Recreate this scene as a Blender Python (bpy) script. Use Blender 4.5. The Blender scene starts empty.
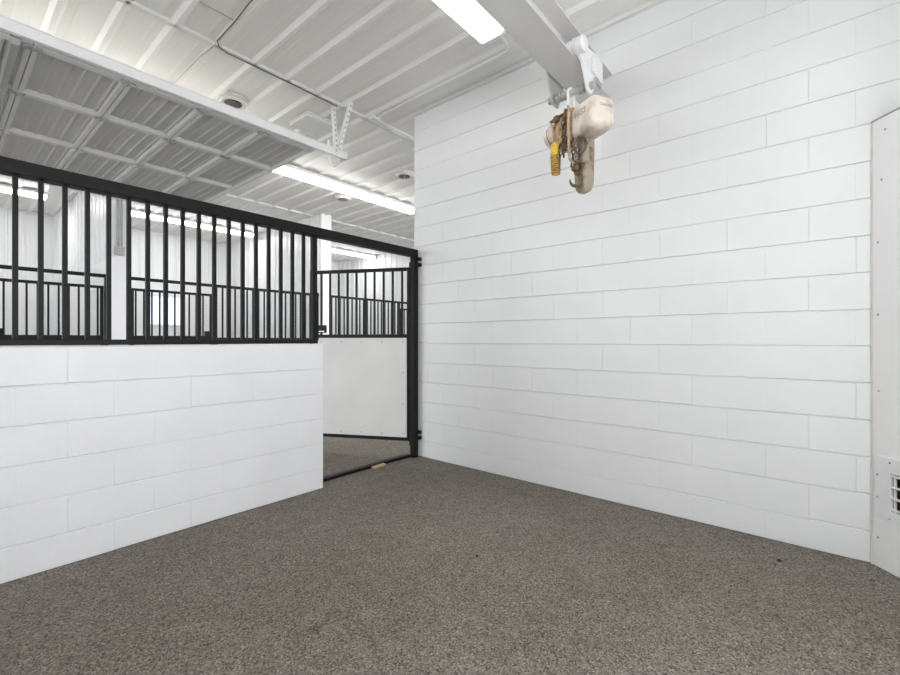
import bpy, bmesh, math, random
from mathutils import Vector, Matrix
random.seed(7)
S = bpy.context.scene
C = S.collection

# ---------------------------------------------------------------- camera
cam_d = bpy.data.cameras.new('camera'); cam = bpy.data.objects.new('camera', cam_d); C.objects.link(cam)
cam_d.sensor_width = 36.0; cam_d.lens = 437.0 / 900.0 * 36.0; cam_d.clip_start = 0.02
cam_d.shift_y = 2.5 / 900.0
cam.location = (0, 0, 1.223); cam.rotation_euler = (math.radians(90), 0, math.radians(40.07 - 90))
S.camera = cam
# ---------------------------------------------------------------- world, exposure
w = bpy.data.worlds.new('world'); S.world = w; w.use_nodes = True
bg = w.node_tree.nodes['Background']; bg.inputs[0].default_value = (0.93, 0.96, 1.0, 1); bg.inputs[1].default_value = 1.1
S.view_settings.view_transform = 'Standard'; S.view_settings.look = 'None'
S.view_settings.gamma = 1.0; S.view_settings.exposure = 2.06; S.view_settings.use_curve_mapping = False
S.cycles.use_denoising = True
S.cycles.max_bounces = 12; S.cycles.diffuse_bounces = 8
LIGHT = 1.8          # radiance of the stall's fluorescent diffusers
LIGHT_FAR = 5.0      # the longer lamps over the aisle and the far stalls
WINDOW = 0.30        # small far window
FILL_GLOW = 2.1       # glow of the frosted window added unseen behind the camera

# ---------------------------------------------------------------- materials
def mat(name, col, rough=0.5, metal=0.0, noise=0.0, nscale=20.0, bump=0.0, bscale=60.0, emit=0.0, ecol=None, spec=0.5,
        col2=None, thr=None, detail=4.0):
    m = bpy.data.materials.new(name); m.use_nodes = True
    nt = m.node_tree; p = nt.nodes['Principled BSDF']
    c = (*col, 1)
    p.inputs['Base Color'].default_value = c; p.inputs['Roughness'].default_value = rough
    p.inputs['Metallic'].default_value = metal; p.inputs['Specular IOR Level'].default_value = spec
    tc = nt.nodes.new('ShaderNodeTexCoord')
    if noise or col2:
        n = nt.nodes.new('ShaderNodeTexNoise'); n.inputs['Scale'].default_value = nscale; n.inputs['Detail'].default_value = detail
        nt.links.new(tc.outputs['Object'], n.inputs['Vector'])
        r = nt.nodes.new('ShaderNodeValToRGB')
        lo, hi = thr or (0.35, 0.65)
        r.color_ramp.elements[0].position = lo; r.color_ramp.elements[1].position = hi
        r.color_ramp.elements[0].color = (*(col2 or [x * (1 - noise) for x in col]), 1)
        r.color_ramp.elements[1].color = c
        nt.links.new(n.outputs['Fac'], r.inputs['Fac']); nt.links.new(r.outputs['Color'], p.inputs['Base Color'])
    if bump:
        n2 = nt.nodes.new('ShaderNodeTexNoise'); n2.inputs['Scale'].default_value = bscale; n2.inputs['Detail'].default_value = 5
        nt.links.new(tc.outputs['Object'], n2.inputs['Vector'])
        b = nt.nodes.new('ShaderNodeBump'); b.inputs['Strength'].default_value = bump; b.inputs['Distance'].default_value = 0.01
        nt.links.new(n2.outputs['Fac'], b.inputs['Height']); nt.links.new(b.outputs['Normal'], p.inputs['Normal'])
    if emit:
        p.inputs['Emission Color'].default_value = (*(ecol or col), 1); p.inputs['Emission Strength'].default_value = emit
    return m

def floor_mat():
    m = bpy.data.materials.new('rubber_crumb_floor'); m.use_nodes = True
    nt = m.node_tree; p = nt.nodes['Principled BSDF']; p.inputs['Roughness'].default_value = 0.85
    p.inputs['Specular IOR Level'].default_value = 0.25
    tc = nt.nodes.new('ShaderNodeTexCoord')
    def noise(s, d):
        n = nt.nodes.new('ShaderNodeTexNoise'); n.inputs['Scale'].default_value = s; n.inputs['Detail'].default_value = d
        nt.links.new(tc.outputs['Object'], n.inputs['Vector']); return n
    def ramp(src, pts):
        r = nt.nodes.new('ShaderNodeValToRGB'); e = r.color_ramp.elements
        e[0].position, e[0].color = pts[0][0], (*pts[0][1], 1); e[1].position, e[1].color = pts[-1][0], (*pts[-1][1], 1)
        for q, cc in pts[1:-1]:
            k = e.new(q); k.color = (*cc, 1)
        nt.links.new(src, r.inputs['Fac']); return r
    def mul(a, b, f=1.0):
        x = nt.nodes.new('ShaderNodeMix'); x.data_type = 'RGBA'; x.blend_type = 'MULTIPLY'; x.inputs['Factor'].default_value = f
        nt.links.new(a, x.inputs[6]); nt.links.new(b, x.inputs[7]); return x.outputs[2]
    v = nt.nodes.new('ShaderNodeTexVoronoi'); v.inputs['Scale'].default_value = 165
    nt.links.new(tc.outputs['Object'], v.inputs['Vector'])
    sep = nt.nodes.new('ShaderNodeSeparateColor'); nt.links.new(v.outputs['Color'], sep.inputs[0])
    grain = ramp(sep.outputs[0], [(0.0, (.055,.049,.041)), (.25, (.152,.136,.116)), (.75, (.215,.195,.168)), (1.0, (.33,.303,.27))])
    big = ramp(noise(0.9, 5).outputs['Fac'], [(.3, (.86, .84, .80)), (.5, (.97, .96, .94)), (.7, (1.08, 1.07, 1.06))])
    mid = ramp(noise(9, 4).outputs['Fac'], [(.3, (.9, .9, .9)), (.7, (1.08, 1.08, 1.08))])
    spots = ramp(noise(2.2, 2).outputs['Fac'], [(.24, (.55, .5, .45)), (.27, (1, 1, 1))])
    c = mul(mul(mul(grain.outputs[0], big.outputs[0]), mid.outputs[0]), spots.outputs[0])
    nt.links.new(c, p.inputs['Base Color'])
    b = nt.nodes.new('ShaderNodeBump'); b.inputs['Strength'].default_value = 0.5; b.inputs['Distance'].default_value = 0.006
    nt.links.new(v.outputs['Distance'], b.inputs['Height']); nt.links.new(b.outputs['Normal'], p.inputs['Normal'])
    return m

M = dict(
    block=mat('painted_block', (.80, .805, .82), .42, noise=.035, nscale=3, bump=.16, bscale=55),
    block_shiny=mat('glossy_painted_block', (.755, .765, .765), .34, noise=.03, nscale=2.5, bump=.14, bscale=40),
    smooth=mat('smooth_white_paint', (.80, .81, .82), .5, noise=.03, nscale=4),
    ceil=mat('ceiling_steel', (.86, .85, .825), .55, noise=.04, nscale=1.2, bump=.03, bscale=4),
    metalwall=mat('white_ribbed_steel', (.80, .81, .82), .3, noise=.02, nscale=2, bump=.03, bscale=3),
    trim=mat('white_trim', (.76, .76, .74), .4, noise=.03, nscale=8),
    black=mat('black_powder_coat', (.008, .008, .009), .5, noise=.3, nscale=30, spec=.22),
    panel=mat('white_plastic_sheet', (.62, .615, .595), .4, noise=.06, nscale=3, bump=.05, bscale=8),
    fpanel=mat('white_corner_sheet', (.93, .93, .93), .25, noise=.02, nscale=3, bump=.08, bscale=3),
    screw=mat('steel_screw', (.35, .34, .33), .4, .6),
    door=mat('door_steel', (.52, .52, .50), .5, noise=.08, nscale=3),
    stile=mat('door_stile_steel', (.64, .635, .61), .42, noise=.06, nscale=6),
    galv=mat('galvanised_steel', (.62, .63, .64), .25, .85, noise=.15, nscale=14),
    beam=mat('beam_paint', (.66, .65, .64), .45, noise=.06, nscale=4),
    white=mat('white_enamel', (.84, .84, .85), .3, noise=.03, nscale=10),
    grey=mat('grey_enamel', (.45, .45, .44), .4, noise=.15, nscale=20),
    cream=mat('cream_hoist_paint', (.74, .655, .585), .45, noise=.12, nscale=9, col2=(.46, .37, .29), thr=(.30, .52)),
    tan=mat('grimy_gear_case', (.56, .41, .24), .55, col2=(.22, .12, .05), nscale=30, thr=(.32, .55), bump=.3),
    bucket=mat('grimy_bucket', (.34, .285, .22), .6, col2=(.14, .10, .055), nscale=17, thr=(.30, .5), bump=.15),
    rust=mat('rusty_chain', (.19, .125, .075), .5, .4, noise=.5, nscale=60),
    chrome=mat('worn_steel', (.5, .48, .45), .3, .8, noise=.3, nscale=50),
    yellow=mat('yellow_pendant', (.78, .50, .06), .5, col2=(.42, .25, .05), nscale=40, thr=(.3, .5)),
    boot=mat('tan_button_sleeve', (.46, .30, .07), .6, col2=(.16, .10, .04), nscale=70, thr=(.35, .6)),
    cord=mat('tan_cord', (.50, .38, .27), .6, noise=.3, nscale=40),
    ink=mat('grey_ink', (.34, .30, .28), .6),
    cable=mat('brown_cable', (.20, .17, .13), .6, noise=.3, nscale=30),
    rustcord=mat('tan_cable', (.60, .50, .37), .6, noise=.2, nscale=30),
    wood=mat('pale_wood', (.52, .40, .24), .7, noise=.25, nscale=40),
    dark=mat('dark_void', (.02, .019, .017), .8),
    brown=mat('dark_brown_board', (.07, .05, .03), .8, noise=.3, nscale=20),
    caulk=mat('tan_caulk', (.80, .76, .68), .6, noise=.15, nscale=12),
    housing=mat('lamp_housing', (.78, .78, .78), .4),
    lamp=mat('lamp_diffuser', (.9, .9, .9), .4, emit=LIGHT, ecol=(1.0, .985, .96)),
    lampfar=mat('long_lamp_diffuser', (.9, .9, .9), .4, emit=LIGHT_FAR, ecol=(1.0, .99, .97)),
    lampaisle=mat('aisle_lamp_diffuser', (.9, .9, .9), .4, emit=LIGHT_FAR * 1.15, ecol=(1.0, .985, .95)),
    fillpane=mat('frosted_fill_pane', (.8, .85, .9), .4, emit=FILL_GLOW, ecol=(.97, .985, 1.0)),
    pane=mat('daylight_pane', (.6, .70, .8), .2, emit=WINDOW, ecol=(.66, .80, .95)),
    shroud=mat('ceiling_vent_plastic', (.72, .69, .65), .5),
)
M['floor'] = floor_mat()

# ---------------------------------------------------------------- mesh helpers
class MB:
    def __init__(s): s.v = []; s.f = []
    def add(s, vs, fs):
        o = len(s.v); s.v += [tuple(v) for v in vs]; s.f += [tuple(i + o for i in f) for f in fs]; return s
    def box(s, x0, x1, y0, y1, z0, z1):
        v = [(x, y, z) for x in (x0, x1) for y in (y0, y1) for z in (z0, z1)]
        return s.add(v, [(0, 1, 3, 2), (4, 6, 7, 5), (0, 4, 5, 1), (2, 3, 7, 6), (0, 2, 6, 4), (1, 5, 7, 3)])
    def obox(s, org, ax, ay, az, a, b, c):          # box spanning ranges a,b,c along three axes
        O, X, Y, Z = map(Vector, (org, ax, ay, az))
        v = [O + X * x + Y * y + Z * z for x in a for y in b for z in c]
        return s.add(v, [(0, 1, 3, 2), (4, 6, 7, 5), (0, 4, 5, 1), (2, 3, 7, 6), (0, 2, 6, 4), (1, 5, 7, 3)])
    def prism(s, pts, d):                            # polygon extruded by vector d
        n = len(pts); P = [Vector(p) for p in pts]; D = Vector(d)
        return s.add(P + [p + D for p in P], [tuple(range(n))[::-1], tuple(range(n, 2 * n))] +
                     [(i, (i + 1) % n, n + (i + 1) % n, n + i) for i in range(n)])
    def tube(s, pts, r, n=8, closed=False, cap=True):
        P = [Vector(p) for p in pts]; m = len(P); o = len(s.v); ref = None
        rr = r if isinstance(r, (list, tuple)) else [r] * m
        for i, p in enumerate(P):
            a = P[(i - 1) % m] if (closed or i) else p; b = P[(i + 1) % m] if (closed or i < m - 1) else p
            t = (b - a).normalized()
            if ref is None: ref = t.orthogonal().normalized()
            ref = (ref - t * ref.dot(t)).normalized(); q = t.cross(ref)
            for k in range(n):
                g = 2 * math.pi * k / n; s.v.append(tuple(p + (ref * math.cos(g) + q * math.sin(g)) * rr[i]))
        for i in range(m if closed else m - 1):
            j = (i + 1) % m
            for k in range(n): s.f.append((o + i * n + k, o + i * n + (k + 1) % n, o + j * n + (k + 1) % n, o + j * n + k))
        if cap and not closed:
            s.f.append(tuple(o + k for k in range(n))[::-1]); s.f.append(tuple(o + (m - 1) * n + k for k in range(n)))
        return s
    def lathe(s, prof, org, axis, n=24):             # prof = (along, radius)
        O, A = Vector(org), Vector(axis).normalized(); R = A.orthogonal().normalized(); Q = A.cross(R); o = len(s.v); m = len(prof)
        for h, r in prof:
            for k in range(n):
                g = 2 * math.pi * k / n; s.v.append(tuple(O + A * h + (R * math.cos(g) + Q * math.sin(g)) * r))
        for i in range(m - 1):
            for k in range(n): s.f.append((o + i * n + k, o + i * n + (k + 1) % n, o + (i + 1) * n + (k + 1) % n, o + (i + 1) * n + k))
        s.f.append(tuple(o + k for k in range(n))[::-1]); s.f.append(tuple(o + (m - 1) * n + k for k in range(n)))
        return s
    def build(s, name, m, parent=None, local=False, bevel=0, smooth=False, seg=2):
        me = bpy.data.meshes.new(name)
        off = Vector((0, 0, 0)) if (parent is None or local) else parent_loc(parent)
        me.from_pydata([tuple(Vector(v) - off) for v in s.v], [], s.f)
        b = bmesh.new(); b.from_mesh(me); bmesh.ops.recalc_face_normals(b, faces=b.faces)
        if bevel: bmesh.ops.bevel(b, geom=b.edges[:], offset=bevel, segments=seg, profile=0.5, affect='EDGES', clamp_overlap=True)
        b.to_mesh(me); b.free()
        if smooth:
            for p in me.polygons: p.use_smooth = True
        me.materials.append(m)
        o = bpy.data.objects.new(name, me); C.objects.link(o)
        if parent: o.parent = parent
        return o

def parent_loc(o):
    l = Vector(o.location)
    while o.parent: o = o.parent; l += Vector(o.location)
    return l
def tag(o, label, cat, group=None):
    o['label'] = label; o['category'] = cat
    if group: o['group'] = group
    return o
def thing(name, label, cat, loc=(0, 0, 0), rz=0.0, group=None):
    o = bpy.data.objects.new(name, None); o.empty_display_size = .05; C.objects.link(o)
    o.location = loc; o.rotation_euler = (0, 0, rz); return tag(o, label, cat, group)
def struct(mb, name, m, **k):
    o = mb.build(name, m, **k); o['kind'] = 'structure'; return o
def autosmooth(o, ang=40):
    for p in o.data.polygons: p.use_smooth = True
    b = bmesh.new(); b.from_mesh(o.data)
    for e in b.edges:
        if len(e.link_faces) == 2 and e.calc_face_angle(0) > math.radians(ang): e.smooth = False
    b.to_mesh(o.data); b.free(); return o

# ---------------------------------------------------------------- setting
ZC = 3.63                       # ceiling
WU = 3.315                      # right block wall plane
HV0, HV1 = 3.125, 3.325         # half wall faces
HT = 1.19                       # half wall top
FV = 7.3                        # stall fronts across the aisle
BV = 11.3                       # far back wall
struct(MB().box(-9.0, 12.5, -3.2, BV + .2, -.12, 0), 'floor', M['floor'])

def block_face(mb, P, s0, s1, z0, z1, joint, first=.173, ch=.2032, bl=.4064, rnd=random):
    """grooved running-bond face; P(s, z, depth) -> point, depth>0 sticks out of the wall"""
    zs = [z0]; z = first
    while z < z1 - .01:
        if z > z0 + .01: zs.append(z)
        z += ch
    zs.append(z1)
    for r in range(len(zs) - 1):
        a, b = zs[r], zs[r + 1]
        row = round((a + (ch - first) + .01) // ch) if a > 0 else 0
        off = joint + (bl / 2 if row % 2 else 0)
        k = math.floor((s0 - off) / bl); cuts = [s0]
        x = off + k * bl
        while x < s1:
            if x > s0 + .02 and x < s1 - .02: cuts.append(x)
            x += bl
        cuts.append(s1)
        rowd = rnd.uniform(-.0012, .0012)
        for c0, c1 in zip(cuts, cuts[1:]):
            d = [.0085 + rowd + rnd.uniform(-.0013, .0013) for _ in range(4)]
            gz = .0035 + rnd.uniform(0, .003); gs = rnd.choice((.0012, .002, .003, .004))
            gd = rnd.uniform(.0058, .0088)           # how deep the head joint is left by the paint
            I = [P(c0 + gs, a + gz, d[0]), P(c1 - gs, a + gz, d[1]), P(c1 - gs, b - gz, d[2]), P(c0 + gs, b - gz, d[3])]
            H = [P(c0 + gs, a, 0), P(c1 - gs, a, 0), P(c1 - gs, b, 0), P(c0 + gs, b, 0)]
            V = [P(c0, a + gz, gd), P(c1, a + gz, gd), P(c1, b - gz, gd), P(c0, b - gz, gd)]
            K = [P(c0, a, 0), P(c1, a, 0), P(c1, b, 0), P(c0, b, 0)]
            mb.add(I + H + V + K, [(0, 1, 2, 3), (4, 5, 1, 0), (3, 2, 6, 7), (8, 0, 3, 11), (1, 9, 10, 2),
                                   (12, 4, 0, 8), (5, 13, 9, 1), (2, 10, 14, 6), (11, 3, 7, 15)])
def block_wall(name, P, s0, s1, z1, joint, boxargs, m, first=.173, z0=0.0, parts=()):
    mb = MB(); block_face(mb, P, s0, s1, z0, z1, joint, first); mb.box(*boxargs)
    for f in parts: f(mb)
    return struct(mb, name, m)

# right block wall with the hoist beam end in it
block_wall('wall_right', lambda s, z, d: (WU + .0085 - d, s, z), -1.75, 3.285, ZC, .650, (WU + .009, WU + .21, -1.75, 3.285, 0, ZC), M['block_shiny'])
# half wall under the grille; its end face is on the door side
block_wall('wall_left', lambda s, z, d: (s, HV0 + .0085 - d, z), -2.6, 2.087, HT, .685,
           (-2.6, 2.078, HV0 + .009, HV1, 0, HT), M['block'],
           parts=[lambda mb: block_face(mb, lambda s, z, d: (2.0785 + d, s, z), HV0 + .004, HV1, 0, HT, HV0 + .1)])

# the stall's two other walls, behind the photographer
DW = (-.9, 1.9, 1.0, 2.5)
mb = MB()
for x0, x1, z0, z1 in ((-1.5, DW[0], 0, ZC), (DW[1], WU + .2, 0, ZC), (DW[0], DW[1], 0, DW[2]), (DW[0], DW[1], DW[3], ZC)):
    mb.box(x0, x1, -1.8, -1.6, z0, z1)
struct(mb, 'wall_near', M['block'])
dw = bpy.data.objects.new('fill_window', None); C.objects.link(dw); dw.location = (.5, -1.6, 1.0); dw['kind'] = 'structure'  # added out of view; its glowing pane fills the stall with soft light
mb = MB()
for x0, x1, z0, z1 in ((DW[0], DW[0] + .06, DW[2], DW[3]), (DW[1] - .06, DW[1], DW[2], DW[3]), (DW[0], DW[1], DW[2], DW[2] + .06),
                       (DW[0], DW[1], DW[3] - .06, DW[3]), (.47, .53, DW[2], DW[3])):
    mb.box(x0, x1, -1.75, -1.59, z0, z1)
mb.build('window_frame', M['smooth'], dw)
MB().box(DW[0] + .05, DW[1] - .05, -1.70, -1.69, DW[2] + .05, DW[3] - .05).build('pane', M['fillpane'], dw)
block_wall('wall_side', lambda s, z, d: (-1.306 + d, s, z), -1.6, HV0, ZC, .1, (-1.5, -1.3065, -1.6, HV1, 0, ZC), M['block'])

def ribbed(mb, P, a0, a1, b0, b1, pitch, phase, h=.02, wb=.066, wt=.03, minor=.004):
    """sheet with ribs running along b; P(a, b, out)"""
    k = math.floor((a0 - phase) / pitch) - 1; prof = [(a0, 0.0)]
    while True:
        c = phase + k * pitch
        if c - pitch > a1: break
        rows = [(c - wb / 2, 0), (c - wt / 2, h), (c + wt / 2, h), (c + wb / 2, 0)]
        if minor:
            for q in (pitch / 3, 2 * pitch / 3):
                rows += [(c + q - .012, 0), (c + q - .005, minor), (c + q + .005, minor), (c + q + .012, 0)]
        prof += [r for r in rows if a0 < r[0] < a1]; k += 1
    prof.append((a1, 0.0)); n = len(prof)
    mb.add([P(a, b0, o) for a, o in prof] + [P(a, b1, o) for a, o in prof], [(i, i + 1, n + i + 1, n + i) for i in range(n - 1)])
    return mb

SEAM, SEAM2 = 3.735, 7.46
for b0, b1, dz in ((-3.2, SEAM, 0), (SEAM, SEAM2, .004), (SEAM2, BV, 0)):
    mb = ribbed(MB(), lambda a, b, o: (a, b, ZC - o + dz), -3.2, 12.4, b0, b1, .3048, 1.81, h=.026, wb=.085, wt=.03, minor=.002)
    mb.box(-3.2, 12.4, b0, b1, ZC + .02, ZC + .08)
    struct(mb, 'ceiling', M['ceil'])
for i, sv in enumerate((SEAM, SEAM2)):
    struct(MB().box(-3.2, 12.4, sv - .022, sv + .022, ZC - .026, ZC + .01), 'trim_%d' % (i + 1), M['trim'])
struct(MB().box(WU - .03, WU + .005, -1.6, 3.285, ZC - .035, ZC - .002), 'trim_3', M['trim'])

# far stalls: dividers (block below, ribbed steel above), back wall
DIV = ((-1.73, -1.515), (1.53, 1.745), (4.775, 4.985), (8.10, 8.31))
ZB = 2.31
for n, (a, b) in enumerate(DIV):
    mb = MB().box(a, b, FV - .1, BV, 0, ZB).box(a + .02, b - .02, FV - .08, BV, ZB, ZC)
    ribbed(mb, lambda s, z, o: (a + .019 - o, s, z), FV - .08, BV, ZB + .01, ZC, .2286, FV + .05, h=.018, wb=.05, wt=.022, minor=0)
    ribbed(mb, lambda s, z, o: (b - .019 + o, s, z), FV - .08, BV, ZB + .01, ZC, .2286, FV + .05, h=.018, wb=.05, wt=.022, minor=0)
    mb.box(a - .004, b + .004, FV - .105, FV - .06, ZB - .0, ZC)       # flashing on the wall's end
    struct(mb, 'wall_divider' if n == 0 else 'wall_divider.%03d' % n, M['metalwall'])
WX0, WX1, WZ0, WZ1 = 3.03, 3.82, 1.53, 2.25
mb = MB()
for x0, x1, z0, z1 in ((-3.2, WX0, 0, ZC), (WX1, 12.4, 0, ZC), (WX0, WX1, 0, WZ0), (WX0, WX1, WZ1, ZC)):
    mb.box(x0, x1, BV, BV + .15, z0, z1)
ribbed(mb, lambda s, z, o: (s, BV - .001 - o, z), -3.2, 12.4, ZB + .01, ZC, .2286, 1.8, h=.014, wb=.05, wt=.025, minor=.003)
struct(mb, 'wall_back', M['metalwall'])
struct(MB().box(-3.2, 12.4, BV - .045, BV, ZC - .05, ZC - .006), 'trim_4', M['trim'])
# window in the far back wall
win = bpy.data.objects.new('window_1', None); C.objects.link(win); win.location = ((WX0 + WX1) / 2, BV, WZ0); win['kind'] = 'structure'
fr = MB()
for x0, x1, z0, z1 in ((WX0, WX0 + .045, WZ0, WZ1), (WX1 - .045, WX1, WZ0, WZ1), (WX0, WX1, WZ0, WZ0 + .045), (WX0, WX1, WZ1 - .045, WZ1)):
    fr.box(x0, x1, BV - .02, BV + .1, z0, z1)
fr.build('window_frame', M['smooth'], win)
MB().box(WX0 + .04, WX1 - .04, BV + .06, BV + .07, WZ0 + .04, WZ1 - .04).build('pane', M['pane'], win)
bl = MB()
for k in range(14): bl.box(WX0 + .05, WX1 - .05, BV + .02, BV + .045, WZ0 + .06 + k * .046, WZ0 + .068 + k * .046)
bl.build('window_blind', M['smooth'], win)
# end of the aisle, well to the right behind the block wall
struct(MB().box(12.4, 12.5, 3.0, BV + .15, 0, ZC + .05), 'wall_end', M['metalwall'])

# ---------------------------------------------------------------- near grille on the half wall
VC = 3.225
GB = 'black steel bar grille'
g = thing('bar_grille', 'long black steel bar grille standing on the white block half wall in front', 'grille', (0, VC, HT))
MB().box(-2.6, 3.27, VC - .042, VC + .042, 2.088, 2.162).build('top_rail', M['black'], g, bevel=.004)
MB().box(-2.6, 2.086, VC - .03, VC + .03, HT + .004, HT + .036).build('bottom_rail', M['black'], g, bevel=.003)
MB().box(-2.6, 2.05, VC + .045, VC + .07, HT + .004, HT + .022).build('sill_angle', M['black'], g)
for k in range(-6, 18):
    u = .286 + .0989 * k
    MB().box(u - .0113, u + .0113, VC - .0113, VC + .0113, HT + .03, 2.09).build('bar', M['black'], g)
MB().box(2.044, 2.084, VC - .023, VC + .023, HT + .004, 2.09).build('post', M['black'], g, bevel=.003)
MB().box(2.083, 2.098, VC - .020, VC + .03, HT + .03, 1.62).build('strike_plate', M['black'], g)
MB().box(3.222, 3.282, VC - .03, VC + .03, .002, 2.09).build('hinge_post', M['black'], g, bevel=.003)
for z in (.20, .26, 2.01, 2.07):
    MB().box(3.276, WU + .003, VC - .050, VC + .018, z - .017, z + .017).build('wall_bracket', M['black'], g, bevel=.002)
tag(MB().box(2.09, 3.225, VC + .03, VC + .085, 0.0, .028).build('threshold', M['black'], bevel=.003),
    'black steel threshold bar lying on the floor across the stall doorway', 'threshold')
tag(MB().obox((2.70, 3.205, 0), (.985, .06, 0), (-.06, .985, 0), (0, 0, 1), (0, .155), (0, .04), (0, .022)).build('wood_block', M['wood'], bevel=.003),
    'small pale wooden block on the floor against the doorway threshold', 'wood block')

for nm, (x, y), r, lab in (('pebble', (1.991, 1.475), .009, 'small dark pebble lying in the middle of the stall floor'),
                           ('pebble', (3.023, 0.162), .013, 'small dark pebble near the foot of the right block wall')):
    mb = MB().lathe([(0, r), (r * .5, r * .9), (r * .8, r * .4)], (x, y, 0), (0, 0, 1), 7)
    tag(mb.build(nm, M['dark']), lab, 'pebble')

# ---------------------------------------------------------------- open stall door
hu, hv = 3.243, 3.275
dx = Vector((-.463, .886, 0)).normalized(); dn = Vector((-dx.y, dx.x, 0))     # along the leaf, through the leaf
if dn.y > 0: dn = -dn
d = thing('stall_door', 'open stall door with white lower panel and black barred top, beside the block wall', 'door', (hu, hv, .0))
def leaf(k0, k1, t0, t1, z0, z1, mb=None):
    return (mb or MB()).obox((hu, hv, 0), dx, dn, (0, 0, 1), (k0, k1), (t0, t1), (z0, z1))
leaf(0, .030, -.02, .02, .165, 1.985).build('hinge_stile', M['black'], d, bevel=.003)
leaf(1.115, 1.15, -.02, .02, .165, 1.985).build('latch_stile', M['black'], d, bevel=.003)
leaf(.035, 1.115, -.02, .02, 1.950, 1.985).build('top_rail', M['black'], d, bevel=.003)
leaf(.035, 1.115, -.02, .02, 1.247, 1.283).build('middle_rail', M['black'], d, bevel=.003)
leaf(.035, 1.115, -.02, .02, .165, .200).build('bottom_rail', M['black'], d, bevel=.003)
leaf(.035, 1.115, -.009, .009, .200, 1.247).build('door_panel', M['panel'], d)
for k in range(10):
    q = .088 + k * .1035
    leaf(q - .0095, q + .0095, -.0095, .0095, 1.28, 1.952).build('bar', M['black'], d)
for q, z in [(.075 + .235 * i, zz) for i in range(5) for zz in (.235, 1.205)] + [(.075, .55), (.075, .88)]:
    p0 = Vector((hu, hv, z)) + dx * q + dn * .008
    MB().lathe([(0, .008), (.004, .008), (.006, .004)], p0, dn, 10).build('screw', M['screw'], d)
la = leaf(.945, 1.055, .018, .06, 1.30, 1.385).build('latch', M['black'], d, bevel=.004)
leaf(.955, 1.05, .058, .064, 1.312, 1.322).build('bolt', M['chrome'], la)
for z in (.15, 1.99):
    MB().lathe([(-.03, .018), (.03, .018)], Vector((hu - .002, hv - .012, z + (.0 if z < 1 else .015))), (0, 0, 1), 12).build('hinge', M['black'], d)

# ---------------------------------------------------------------- stall fronts across the aisle
def front(idx, fx, words):
    """fx maps the local coordinate of the middle stall to the world"""
    def rng(a, b):
        p, q = fx(a), fx(b); return (min(p, q), max(p, q))
    def bx(a, b, v0, v1, z0, z1):
        x0, x1 = rng(a, b); return MB().box(x0, x1, v0, v1, z0, z1)
    gname, dname, hw = words
    f = thing('stall_front', gname, 'grille', (fx(3.8), FV, 0), group='barred stall fronts across the aisle')
    bx(1.747, 4.773, FV - .02, FV + .02, 2.058, 2.102).build('top_rail', M['black'], f)
    bx(1.747, 1.778, FV - .02, FV + .02, 0, 2.06).build('post', M['black'], f)
    bx(2.867, 2.927, FV - .02, FV + .02, 0, 2.06).build('post', M['black'], f)
    bx(2.927, 4.773, FV - .02, FV + .02, 1.205, 1.262).build('bottom_rail', M['black'], f)
    k = 0
    while 3.014 + .0985 * k < 4.74:
        u = 3.014 + .0985 * k; k += 1
        bx(u - .0105, u + .0105, FV - .0105, FV + .0105, 1.26, 2.06).build('bar', M['black'], f)
    struct(bx(2.93, 4.772, FV - .1, FV + .1, 0, 1.19), 'wall_front.%03d' % idx, M['smooth'])
    t = thing('stall_door', dname, 'door', (fx(2.3), FV, 0), group='closed doors across the aisle')
    for a, b in ((1.788, 1.823), (2.822, 2.857)):
        bx(a, b, FV - .018, FV + .018, .16, 1.945).build('stile', M['black'], t)
    bx(1.823, 2.822, FV - .018, FV + .018, 1.910, 1.945).build('top_rail', M['black'], t)
    bx(1.823, 2.822, FV - .018, FV + .018, 1.215, 1.285).build('middle_rail', M['black'], t)
    bx(1.823, 2.822, FV - .018, FV + .018, .16, .195).build('bottom_rail', M['black'], t)
    bx(1.823, 2.822, FV - .008, FV + .008, .195, 1.215).build('door_panel', M['panel'], t)
    for k in range(10):
        u = 1.836 + .0972 * (k + 0.12)
        bx(u - .0095, u + .0095, FV - .0095, FV + .0095, 1.28, 1.915).build('bar', M['black'], t)
    bx(2.735, 2.83, FV - .06, FV - .017, 1.285, 1.36).build('latch', M['black'], t)
front(0, lambda u: 3.274 - u, ('far stall front left of the pillar with the outlet box, cut off by the frame',
                               'closed barred door left of the white pillar with the outlet box', 0))
front(1, lambda u: u, ('far stall front between the two white pillars, its bars below the window light',
                       'closed barred door across the aisle in front of the bluish window', 0))
front(2, lambda u: 9.758 - u, ('far stall front seen through the bars of the open door',
                               'closed barred door at far right, glimpsed through the open door beside its hinge stile', 0))

# conduit and outlet box on the pillar
cb = thing('outlet_conduit', 'grey conduit running down the white pillar to a grey outlet box', 'conduit', (1.61, FV - .11, 2.38))
MB().tube([(1.615, FV - .125, 2.46), (1.615, FV - .125, ZC - .03)], .014, 10).build('conduit', M['grey'], cb, smooth=True)
MB().tube([(1.66, FV - .125, 2.46), (1.66, FV - .125, ZC - .03)], .009, 10).build('conduit', M['grey'], cb, smooth=True)
bxo = MB().box(1.575, 1.69, FV - .16, FV - .106, 2.36, 2.475).build('outlet_box', M['grey'], cb, bevel=.006)
for z in (2.385, 2.415, 2.445): MB().box(1.60, 1.665, FV - .164, FV - .158, z - .006, z + .006).build('slot', M['ink'], bxo)

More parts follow.
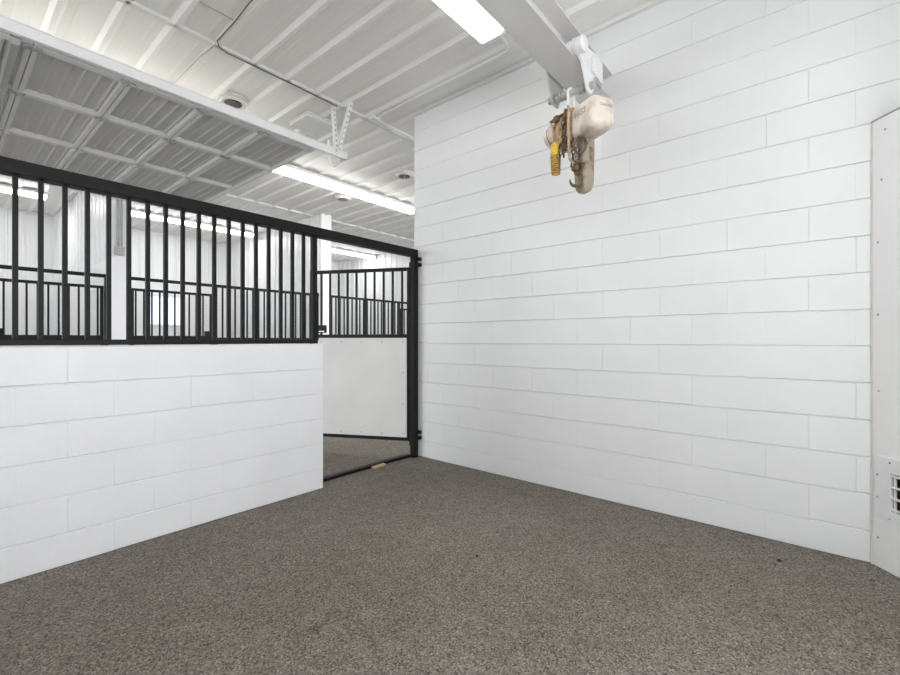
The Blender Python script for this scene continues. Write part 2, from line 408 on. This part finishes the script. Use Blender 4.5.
# ---------------------------------------------------------------- corner sheet with the barred opening (right edge)
P0 = Vector((WU - .004, -.23, 0)); ax = Vector((-.77, -.638, 0)).normalized(); an = Vector((ax.y, -ax.x, 0))
if an.dot(-P0) < 0: an = -an
def cp(k0, k1, t0, t1, z0, z1, mb=None): return (mb or MB()).obox(P0, ax, an, (0, 0, 1), (k0, k1), (t0, t1), (z0, z1))
t = thing('corner_panel', 'tall white plastic sheet across the right corner with a small barred opening low down', 'panel', P0)
OK0, OK1, OZ0, OZ1 = .100, .30, .325, .525
sh = MB()
for a in ((0, OK0, 0.002, 2.41), (OK1, 1.15, 0.002, 2.41), (OK0, OK1, 0.002, OZ0), (OK0, OK1, OZ1, 2.41)):
    cp(a[0], a[1], -.012, 0, a[2], a[3], sh)
sh.build('sheet', M['fpanel'], t)
fl = MB()
for a in ((.021, OK0, .265, .603), (OK1, .379, .265, .603), (OK0, OK1, .265, OZ0), (OK0, OK1, OZ1, .603)):
    cp(a[0], a[1], 0, .007, a[2], a[3], fl)
vp = fl.build('vent_plate', M['white'], t)
gr = MB()
for k in range(5): cp(OK0 + .010 + k * .042, OK0 + .019 + k * .042, -.012, -.004, OZ0, OZ1, gr)
for k in range(4): cp(OK0, OK1, -.006, .002, OZ0 + .008 + k * .0585, OZ0 + .018 + k * .0585, gr)
gr.build('vent_bars', M['white'], vp)
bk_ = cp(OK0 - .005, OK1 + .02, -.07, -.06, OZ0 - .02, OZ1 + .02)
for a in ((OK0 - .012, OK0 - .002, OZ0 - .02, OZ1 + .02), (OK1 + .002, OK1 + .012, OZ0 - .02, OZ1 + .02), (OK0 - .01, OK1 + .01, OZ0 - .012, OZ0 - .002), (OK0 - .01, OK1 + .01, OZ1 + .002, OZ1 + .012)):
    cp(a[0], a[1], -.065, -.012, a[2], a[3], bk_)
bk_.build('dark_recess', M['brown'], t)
for q, z in [(.03, .16), (.035, .95), (.03, 1.36), (.03, 1.75), (.05, 2.08), (.07, 2.34), (.5, .16), (.5, 1.36), (.5, 2.30), (.034, .38), (.034, .50), (.10, .58), (.10, .287)]:
    o = P0 + ax * q + an * (.006 if .25 < z < .6 else 0) + Vector((0, 0, z))
    MB().lathe([(-.001, .0055), (.002, .0055), (.0035, .003)], o, an, 10).build('screw', M['galv'], t)
cp(-.004, 1.15, -.06, .006, 2.41, 2.416).build('top_cap', M['grey'], t)
tag(MB().prism([P0 + Vector((-.001, .007, 0)), P0 + Vector((-.007, -.001, 0)), P0 + Vector((-.0015, -.0004, 0))], (0, 0, 2.40)).build('caulk_strip', M['caulk']),
    'tan caulk bead running up the joint between block wall and corner sheet', 'caulk')

# ---------------------------------------------------------------- ceiling lights
def wrap_light(u0, u1, v, wdt, label, group=None, zt=ZC - .022, lamp='lamp', hh=.056):
    t = thing('ceiling_light', label, 'light', ((u0 + u1) / 2, v, zt), group=group)
    h = .085; x = wdt / 2
    MB().box(u0, u1, v - x, v + x, zt - hh, zt).build('housing', M['housing'], t)
    h = .090
    pts = [(-x * .97, -hh), (-x * .93, -hh - .018), (-x * .66, -h), (x * .66, -h), (x * .93, -hh - .018), (x * .97, -hh)]
    MB().prism([(u0 + .025, v + a, zt + b) for a, b in pts], (u1 - u0 - .05, 0, 0)).build('diffuser', M[lamp], t)
    for a in (u0, u1 - .03): MB().prism([(a, v + q * 1.03, zt + r * 1.04) for q, r in pts], (.03, 0, 0)).build('end_cap', M['white'], t)
    return t
wrap_light(1.54, 2.78, 1.90, .225, 'fluorescent ceiling light nearest the camera, beside the painted steel beam')
wrap_light(.85, 2.09, .05, .205, 'fluorescent stall light on the other side of the beam, above the frame')
wrap_light(-1.2, .04, 1.89, .205, 'added fill light overhead behind the camera, in line with the near one')  # unseen lamp added to even out the stall lighting
wrap_light(-1.2, .04, .05, .205, 'added fill light overhead behind the camera, farther from the half wall')  # another unseen lamp, added for fill
wrap_light(-2.12, .32, 5.62, .20, 'farther added aisle light above the open overhead door, hidden by it', lamp='lampaisle')  # unseen lamp added to brighten the aisle ceiling over the door
wrap_light(.36, 2.80, 5.62, .20, 'nearer added aisle light above the open overhead door, hidden by it', lamp='lampaisle')  # second unseen lamp of the added row, lights the ceiling off the door
wrap_light(2.84, 5.66, 5.60, .24, 'long fluorescent light over the aisle, under the open overhead door edge', lamp='lampaisle', hh=.05)
wrap_light(-1.20, 1.24, 9.62, .20, 'far stall light at the left edge, left of the white pillar', lamp='lampfar', hh=.046)
wrap_light(2.19, 4.63, 9.62, .20, 'far stall light seen through the bars right of the white pillar', lamp='lampfar', hh=.046)
wrap_light(5.63, 8.07, 9.62, .20, 'far stall light seen over the open door under the top rail', lamp='lampfar', hh=.046)

def ctube(name, pts, r, m, label, cat, n=8):
    return tag(MB().tube(pts, r, n).build(name, m, smooth=True), label, cat)
zc = ZC - .032
t = thing('light_conduit', 'thin white conduit from the near ceiling light to the wall end', 'conduit', (3.0, 2.7, zc))
arc = [(2.77, 1.90, zc), (2.95, 1.90, zc), (3.01, 1.915, zc), (3.045, 1.95, zc), (3.056, 2.02, zc)]
MB().tube(arc + [(3.056, 3.60, zc)], .011, 10).build('conduit', M['white'], t, smooth=True)
MB().box(3.02, 3.11, 3.59, 3.68, zc - .02, zc + .025).build('elbow_box', M['white'], t, bevel=.006)
MB().tube([(3.10, 3.64, zc), (4.6, 3.64, zc)], .011, 10).build('conduit', M['white'], t, smooth=True)

ctube('electric_cable', [(1.44, 2.2, 3.61), (1.452, 3.067, 3.608), (1.466, 3.319, 3.606), (1.471, 3.66, 3.604), (1.512, 3.72, 3.60), (1.575, 3.742, 3.60),
                         (1.771, 3.742, 3.60), (2.14, 3.735, 3.60), (2.66, 3.74, 3.60)], .0055, M['cable'],
      'dark brown cable along the ceiling seam towards the door track hanger', 'cable')
ctube('electric_cable', [(1.0, 3.33, 3.612), (1.224, 3.337, 3.612), (1.323, 3.335, 3.61), (1.452, 3.332, 3.607)], .005, M['rustcord'],
      'short tan cable on the stall ceiling meeting the dark brown cable', 'cable')
ctube('electric_cable', [(1.478, 3.70, 3.602), (1.475, 3.77, 3.607), (1.461, 4.0, 3.612), (1.46, 5.0, 3.612)], .005, M['rustcord'],
      'tan cable crossing the bright aisle ceiling towards the door track', 'cable')

def vent(u, v, label):
    zt = ZC - .002
    t = thing('ceiling_vent', label, 'vent', (u, v, zt), group='round vents in the aisle ceiling')
    MB().lathe([(-.03, .128), (-.055, .112), (-.05, .085), (-.025, .078), (-.025, .13), (0, .14)][::-1], (u, v, zt), (0, 0, 1), 32).build('rim', M['shroud'], t, smooth=True)
    MB().lathe([(-.052, .079), (-.047, .079)], (u, v, zt), (0, 0, 1), 28).build('recess', M['dark'], t)
    for k in range(-2, 3):
        y = k * .028; x = math.sqrt(max(.078 ** 2 - y * y, 0))
        MB().obox((u, v + y, zt - .056), (1, 0, 0), (0, .9, .43), (0, -.43, .9), (-x, x), (-.007, .007), (-.001, .001)).build('louvre', M['shroud'], t)
    return t
vent(1.945, 4.46, 'round ceiling vent nearest the camera, just above the white door track')
vent(4.40, 4.56, 'round ceiling vent beside the block wall edge, right of the long aisle light')
vent(4.46, 6.10, 'round ceiling vent beyond the long aisle light')
MB().tube([(4.40, 4.56, 3.575), (4.405, 4.555, 3.50)], .004, 6).build('pull_cord', M['white'], [o for o in C.objects if o.name == 'ceiling_vent.001'][0])
ob = thing('opener_box', 'flat white box on the aisle ceiling beside the perforated hanger', 'box', (2.69, 4.26, ZC))
MB().box(2.53, 2.86, 4.07, 4.43, ZC - .062, ZC - .004).build('housing', M['trim'], ob, bevel=.008)
MB().box(2.52, 2.87, 4.06, 4.44, ZC - .035, ZC - .026).build('flange', M['trim'], ob)

# ---------------------------------------------------------------- overhead door, open under the aisle ceiling
DV0, DV1, DZ = 3.755, 7.01, 3.115
od = thing('overhead_door', 'open grey steel overhead door lying flat below the aisle ceiling', 'overhead door', (2.416, 5.6, DZ))
edges = [-.584 + .5 * k for k in range(7)]
stv = [(3.765, 3.83), (4.55, 4.61), (5.48, 5.54), (6.41, 6.47), (6.945, 7.005)]
for a, b in zip(edges, edges[1:]):
    mb = ribbed(MB(), lambda s, v, o: (s, v, DZ - o), a + .003, b - .003, DV0, DV1, .0833, a + .0416, h=.007, wb=.03, wt=.012, minor=0)
    mb.box(a + .003, b - .003, DV0, DV1, DZ + .008, DZ + .045)
    sec = mb.build('door_section', M['door'], od)
    for e0, e1 in ((a + .003, a + .030), (b - .030, b - .003)):
        MB().box(e0, e1, DV0, DV1, DZ - .042, DZ + .005).build('edge_rail', M['stile'], sec)
    for v0, v1 in stv:
        MB().box(a + .03, b - .03, v0, v1, DZ - .040, DZ + .005).build('stile', M['stile'], sec)
for e in edges[1:-1]:
    for v0, v1 in stv:
        h = MB().box(e - .045, e + .045, (v0 + v1) / 2 - .022, (v0 + v1) / 2 + .022, DZ - .049, DZ - .042).build('hinge', M['galv'], od)
        MB().tube([(e, v0 + .002, DZ - .052), (e, v1 - .002, DZ - .052)], .008, 8).build('hinge_pin', M['screw'], h)
MB().prism([(.31, DV0, DZ - .03), (.318, DV0, DZ - .085), (.352, DV0, DZ - .085), (.36, DV0, DZ - .03)], (0, DV1 - DV0, 0)).build('strut', M['galv'], od)
MB().box(2.414, 2.424, DV0, DV1, DZ - .035, DZ + .05).build('bottom_seal', M['stile'], od)

def track(v, sgn, label, end):
    t = thing('door_track', label, 'door track', (end, v, 3.11))
    z0, z1 = 3.078, 3.146
    mb = MB()
    mb.box(-3.0, end, v - .003, v + .003, z0, z1)
    for z in (z0, z1 - .005): mb.box(-3.0, end, min(v, v + sgn * .03), max(v, v + sgn * .03), z, z + .005)
    mb.box(-3.0, end, min(v - sgn * .012, v), max(v - sgn * .012, v), z1, z1 + .005)
    mb.build('channel', M['white'], t)
    hx = end - .115
    def strap(p, q, nm='hanger_strap'):
        p, q = Vector(p), Vector(q); D = (q - p).normalized(); A = Vector((1, 0, 0)); A = (A - D * A.dot(D)).normalized(); B = D.cross(A)
        mb = MB().obox(p, A, B, D, (-.018, .018), (-.002, .002), (0, (q - p).length)).obox(p, A, B, D, (-.018, -.014), (-.002, .026), (0, (q - p).length))
        o = mb.build(nm, M['white'], t)
        L = (q - p).length; k = .03
        while k < L - .02:
            MB().obox(p + D * k, A, B, D, (-.005, .009), (-.0035, .0035), (-.012, .012)).build('slot', M['grey'], o); k += .055
    strap((hx, v - sgn * .008, 3.10), (hx + .01, v + sgn * .06, ZC - .022))
    strap((hx + .02, v - sgn * .012, 3.12), (hx + .08, v - sgn * .14, ZC - .022))
    MB().box(hx - .11, hx - .08, v - .006, v + .006, 3.15, 3.205).build('bracket', M['white'], t)
    MB().box(end - .012, end, v - .02, v + .035, z0, z1 + .004).build('end_stop', M['white'], t)
    cx, cz = hx + .0, 3.07
    MB().tube([(cx - .05 + .055 * (1 - math.cos(a)), v + sgn * .05, cz - .085 * math.sin(a)) for a in [math.pi * i / 14 for i in range(15)]], .010, 8).build('cable_loop', M['white'], t, smooth=True)
    MB().tube([(cx - .05, v + sgn * .05, cz), (cx - .05, v + sgn * .03, 3.12)], .008, 8).build('loop_stem', M['white'], t)
    MB().tube([(cx + .06, v + sgn * .05, cz), (cx + .03, v + sgn * .02, 3.12)], .008, 8).build('loop_stem', M['white'], t)
track(3.712, 1, 'white door track nearest the camera, hung from the ceiling by slotted straps', 2.75)
track(7.06, -1, 'far door track along the other edge of the overhead door', 2.75)

# ---------------------------------------------------------------- steel beam
BZ0, BZ1, BV0, BV1 = 3.030, 3.235, 1.188, 1.395
bm_ = MB(); vm = (BV0 + BV1) / 2
prof = [(BV0, BZ0), (BV1, BZ0), (BV1, BZ0 + .011), (vm + .0045, BZ0 + .014), (vm + .0045, BZ1 - .014), (BV1, BZ1 - .011), (BV1, BZ1), (BV0, BZ1),
        (BV0, BZ1 - .011), (vm - .0045, BZ1 - .014), (vm - .0045, BZ0 + .014), (BV0, BZ0 + .011)]
bm_.prism([(-2.8, a, b) for a, b in prof], (2.8 + WU - .002, 0, 0))
tag(bm_.build('steel_beam', M['beam']), 'white painted steel I beam running out from the block wall overhead', 'beam')

# ---------------------------------------------------------------- trolley on the beam
TU = 2.822; TZ = 2.912
tr = thing('beam_trolley', 'white and grey trolley clamped round the bottom flange of the steel beam', 'trolley', (TU, vm, TZ))
MB().prism([(2.66, 1.155, 3.085), (2.79, 1.155, 3.150), (2.885, 1.155, 3.165), (2.965, 1.155, 3.190), (3.040, 1.155, 3.168), (3.045, 1.155, 3.035),
            (2.93, 1.155, 2.965), (2.85, 1.155, 2.865), (2.80, 1.155, 2.865), (2.705, 1.155, 3.015), (2.655, 1.155, 3.035)][::-1],
           (0, .020, 0)).build('side_plate', M['white'], tr, bevel=.005)
MB().lathe([(0, .035), (.012, .050), (.055, .050), (.065, .042)], (2.645, 1.178, 3.088), (0, -1, 0), 24).build('wheel_hub', M['white'], tr)
MB().obox((2.90, 1.155, 3.06), (1, 0, 0), (0, -1, 0), (0, 0, 1), (-.07, .07), (0, .02), (-.055, .055)).build('hub_cover', M['white'], tr, bevel=.008)
MB().prism([(2.70, 1.408, 3.085), (2.95, 1.408, 3.085), (2.95, 1.408, 3.03), (2.87, 1.408, 2.865), (2.79, 1.408, 2.865), (2.72, 1.408, 3.00)], (0, .012, 0)).build('side_plate', M['grey'], tr, bevel=.003)
for u in (2.64, 2.93):
    MB().lathe([(0, .04), (.02, .043), (.05, .038), (.053, .05), (.058, .05)], (u, 1.232, BZ0 + .014 + .045), (0, -1, 0), 20).build('wheel', M['white'], tr, smooth=False)
for u in (2.76, 2.90):
    MB().lathe([(0, .036), (.02, .038), (.05, .034)], (u, 1.355, BZ0 + .014 + .04), (0, 1, 0), 20).build('wheel', M['grey'], tr)
MB().lathe([(0, .021), (.30, .021)], (TU, 1.14, TZ), (0, 1, 0), 18).build('shaft', M['grey'], tr, smooth=False)
for v in (1.20, 1.225, 1.335, 1.36, 1.385):
    MB().lathe([(0, .031), (.012, .031)], (TU, v, TZ), (0, 1, 0), 18).build('spacer_washer', M['grey'], tr)
for v in (1.43, 1.128): MB().lathe([(0, .026), (.026, .026)], (TU, v, TZ), (0, 1, 0), 6).build('nut', M['grey'], tr)
MB().box(2.87, 2.97, 1.135, 1.155, 2.955, 2.985).build('tie_plate', M['grey'], tr)

# ---------------------------------------------------------------- chain hoist
HZ = 2.80
ho = thing('chain_hoist', 'grimy cream electric chain hoist hanging by a shackle from the beam trolley', 'hoist', (TU, vm, HZ), math.radians(-28))
# local frame: y = along the hoist (away from the camera +), x = across, z = up from the suspension eye
def rbox(x0, x1, y0, y1, z0, z1, r, name, m, parent=ho, seg=4, taper=None, sm=True):
    o = MB().box(x0, x1, y0, y1, z0, z1).build(name, m, parent, local=True, bevel=r, seg=seg)
    if sm: autosmooth(o, 50)
    return o
def arcpts(c, rx, rz, a0, a1, n=16, plane='yz'):
    out = []
    for i in range(n + 1):
        a = a0 + (a1 - a0) * i / n
        if plane == 'yz': out.append((c[0], c[1] + rx * math.cos(a), c[2] + rz * math.sin(a)))
        else: out.append((c[0] + rx * math.cos(a), c[1], c[2] + rz * math.sin(a)))
    return out
# suspension shackle: long white link over the trolley shaft
sk = [( -.024, 0, -.06)] + [(-.024, 0, .105)] + [( .024 * math.cos(a), 0, .118 + .024 * math.sin(a)) for a in [math.pi - math.pi * i / 10 for i in range(11)]] + [(.024, 0, .105), (.024, 0, -.06)]
MB().tube(sk, .0095, 10).build('shackle', M['white'], ho, local=True, smooth=True)
MB().tube([(-.045, 0, -.05), (.045, 0, -.05)], .014, 10).build('shackle_pin', M['rust'], ho, local=True)
# gear case
rbox(-.082, .082, -.10, .115, -.255, -.055, .03, 'gear_case', M['tan'])
rbox(-.06, .06, -.08, .07, -.068, -.03, .012, 'top_lug', M['tan'])
rbox(-.086, -.078, -.05, .06, -.21, -.10, .004, 'cover_plate', M['tan'])
# motor cover with rounded edges, nearer the camera
mc = rbox(-.092, .092, -.335, -.096, -.268, -.062, .05, 'motor_cover', M['cream'], seg=5)
# brake end bell, farther from the camera
MB().lathe([(0, .074), (.075, .076), (.12, .068), (.142, .05), (.15, .02)], (0, .11, -.105), (0, 1, .0), 28).build('end_bell', M['cream'], ho, local=True, smooth=True)
MB().lathe([(0, .0785), (.006, .0785)], (0, .175, -.105), (0, 1, 0), 28).build('clamp_band', M['bucket'], ho, local=True)
# lettering
def text(s, size, mtx, name, parent):
    cu = bpy.data.curves.new(name, 'FONT'); cu.body = s; cu.size = size; cu.extrude = .0006; cu.align_x = 'CENTER'; cu.align_y = 'CENTER'
    to = bpy.data.objects.new('tmp_' + name, cu); C.objects.link(to)
    bpy.context.view_layer.update()
    me = bpy.data.meshes.new_from_object(to.evaluated_get(bpy.context.evaluated_depsgraph_get()))
    me.transform(mtx); me.materials.clear(); me.materials.append(M['ink'])
    C.objects.unlink(to); bpy.data.objects.remove(to)
    o = bpy.data.objects.new(name, me); C.objects.link(o); o.parent = parent; return o
def basis(x, y, z, loc): return Matrix(((x[0], y[0], z[0], loc[0]), (x[1], y[1], z[1], loc[1]), (x[2], y[2], z[2], loc[2]), (0, 0, 0, 1)))
text('FHG2', .056, basis((0, -1, 0), (0, 0, 1), (-1, 0, 0), (-.0928, -.20, -.142)), 'lettering', mc)
text('CHESTER', .024, basis((1, 0, 0), (0, 0, 1), (0, -1, 0), (.005, -.3358, -.135)), 'lettering', mc)
# chain bucket hanging under the body
bk = MB()
rings = []
for z, sx, sy in ((-.235, .046, .060), (-.30, .048, .062), (-.53, .045, .058), (-.57, .041, .053), (-.597, .030, .040), (-.606, .015, .022)):
    rings.append([(.018 + sx * math.copysign(abs(math.cos(a)) ** .45, math.cos(a)), -.115 + sy * math.copysign(abs(math.sin(a)) ** .45, math.sin(a)), z) for a in [2 * math.pi * i / 28 for i in range(28)]])
vs = [p for r in rings for p in r]; n = 28
bk.add(vs, [(i * n + k, i * n + (k + 1) % n, (i + 1) * n + (k + 1) % n, (i + 1) * n + k) for i in range(len(rings) - 1) for k in range(n)] + [tuple(range((len(rings) - 1) * n, len(rings) * n))])
bko = bk.build('chain_bucket', M['bucket'], ho, local=True, smooth=True)
for y in (-.17, -.06): MB().box(.005, .035, y - .008, y + .008, -.255, -.215).build('bracket', M['rust'], bko, local=True)
# chains
def chain(parent, x, y, z0, z1, name, link=.030, r=.0035, jit=.0):
    mb = MB(); z = z0; i = 0
    while z > z1:
        ca = (i % 2) * math.pi / 2 + .6; L = link / 2; W = link * .30
        ox, oy = random.uniform(-jit, jit), random.uniform(-jit, jit)
        pts = []
        for k in range(12):
            a = 2 * math.pi * k / 12; w_ = W * math.cos(a); h = (L - W) * (1 if math.sin(a) > 0 else -1) + W * math.sin(a)
            pts.append((x + ox + w_ * math.cos(ca), y + oy + w_ * math.sin(ca), z - L + h))
        mb.tube(pts, r, 6, closed=True); z -= link * .74; i += 1
    return mb.build(name, M['chrome'] if name == 'load_chain' else M['rust'], parent, local=True, smooth=True)
chain(ho, -.055, -.122, -.235, -.43, 'load_chain', .034, .0045)
chain(ho, -.094, -.045, -.09, -.33, 'slack_chain', .032, .0045, .006)
chain(ho, -.098, -.075, -.12, -.30, 'slack_chain', .030, .0045, .010)
chain(ho, -.05, -.09, -.24, -.37, 'slack_chain', .034, .0045, .008)
# hook
HX, HY = -.058, -.122
hk = MB().lathe([(0, .016), (.012, .027), (.03, .027), (.042, .016)], (HX, HY, -.475), (0, 0, 1), 14).build('hook_block', M['rust'], ho, local=True, smooth=True)
MB().tube([(HX, HY, -.43), (HX, HY, -.47)], .012, 8).build('swivel', M['chrome'], hk, local=True)
hp = [(HX, HY, -.472), (HX, HY, -.488)]
hp += [(HX + .795 * .034 * math.sin(a), HY - .606 * .034 * math.sin(a), -.530 + .040 * math.cos(a)) for a in [math.pi * 1.55 * i / 20 for i in range(21)]]
MB().tube(hp, [.011] * 6 + [.0125, .013, .0135, .0135, .0135, .013, .0125, .012, .0115, .011, .0105, .010, .009, .008, .007, .006, .005], 10).build('hook', M['rust'], hk, local=True, smooth=True)
MB().tube([(HX + .022 * math.cos(a), HY - .017 * math.cos(a), -.435 + .024 * math.sin(a)) for a in [2 * math.pi * i / 16 for i in range(16)]], .006, 8, closed=True).build('ring', M['rust'], ho, local=True, smooth=True)
# cords
MB().tube([(-.07, -.06, -.02), (-.098, -.108, -.07), (-.112, -.118, -.20), (-.108, -.118, -.32), (-.10, -.118, -.40), (-.066, -.122, -.43)], .0085, 8).build('control_cord', M['cord'], ho, local=True, smooth=True)
MB().tube([(-.03, -.01, -.02), (-.07, -.03, -.03), (-.095, -.06, -.06), (-.10, -.07, -.10), (-.09, -.03, -.09)], .009, 8).build('cord_tie', M['rust'], ho, local=True, smooth=True)
coil = [(-.055 + .030 * math.cos(a) - a * .0012, -.175 - .023 * math.cos(a), -.325 + .052 * math.sin(a)) for a in [2 * math.pi * 2.3 * i / 46 for i in range(47)]]
MB().tube(coil, .0055, 8).build('coiled_cord', M['rust'], ho, local=True, smooth=True)
MB().tube([(-.08, -.10, -.385), (-.07, -.14, -.42), (-.045, -.20, -.45)], .006, 8).build('loose_rod', M['rust'], ho, local=True)
MB().tube([(-.085, .0, -.25), (-.095, .015, -.29), (-.09, .0, -.335), (-.08, -.02, -.31), (-.085, -.01, -.27)], .006, 8).build('loose_link', M['rust'], ho, local=True, smooth=True)
# cord arm, pendant and its cord
MB().tube([(-.05, -.01, -.04), (-.085, .03, -.055), (-.108, .085, -.072)], .011, 8).build('cord_arm', M['rust'], ho, local=True)
MB().box(-.105, -.078, .02, .06, -.085, -.045).build('cord_clamp', M['rust'], ho, local=True, bevel=.004)
pd = MB().lathe([(0, .006), (.005, .020), (.03, .025), (.10, .030), (.15, .033), (.19, .034), (.212, .031), (.223, .018), (.23, .010)],
                (-.100, .034, -.452), (0.02, .05, 1), 20).build('pendant', M['yellow'], ho, local=True, smooth=True)
rg = MB()
for k in range(9): rg.lathe([(0, .026 + k * .0008), (.006, .031 + k * .0008), (.012, .026 + k * .0008)], (-.100 + k * .0004, .034 + k * .0009, -.446 + k * .0145), (.02, .05, 1), 20)
rg.build('button_sleeve', M['boot'], pd, local=True, smooth=True)
MB().tube([(-.106, .08, -.075), (-.106, .062, -.13), (-.102, .045, -.225)], .007, 8).build('pendant_cord', M['cord'], pd, local=True, smooth=True)
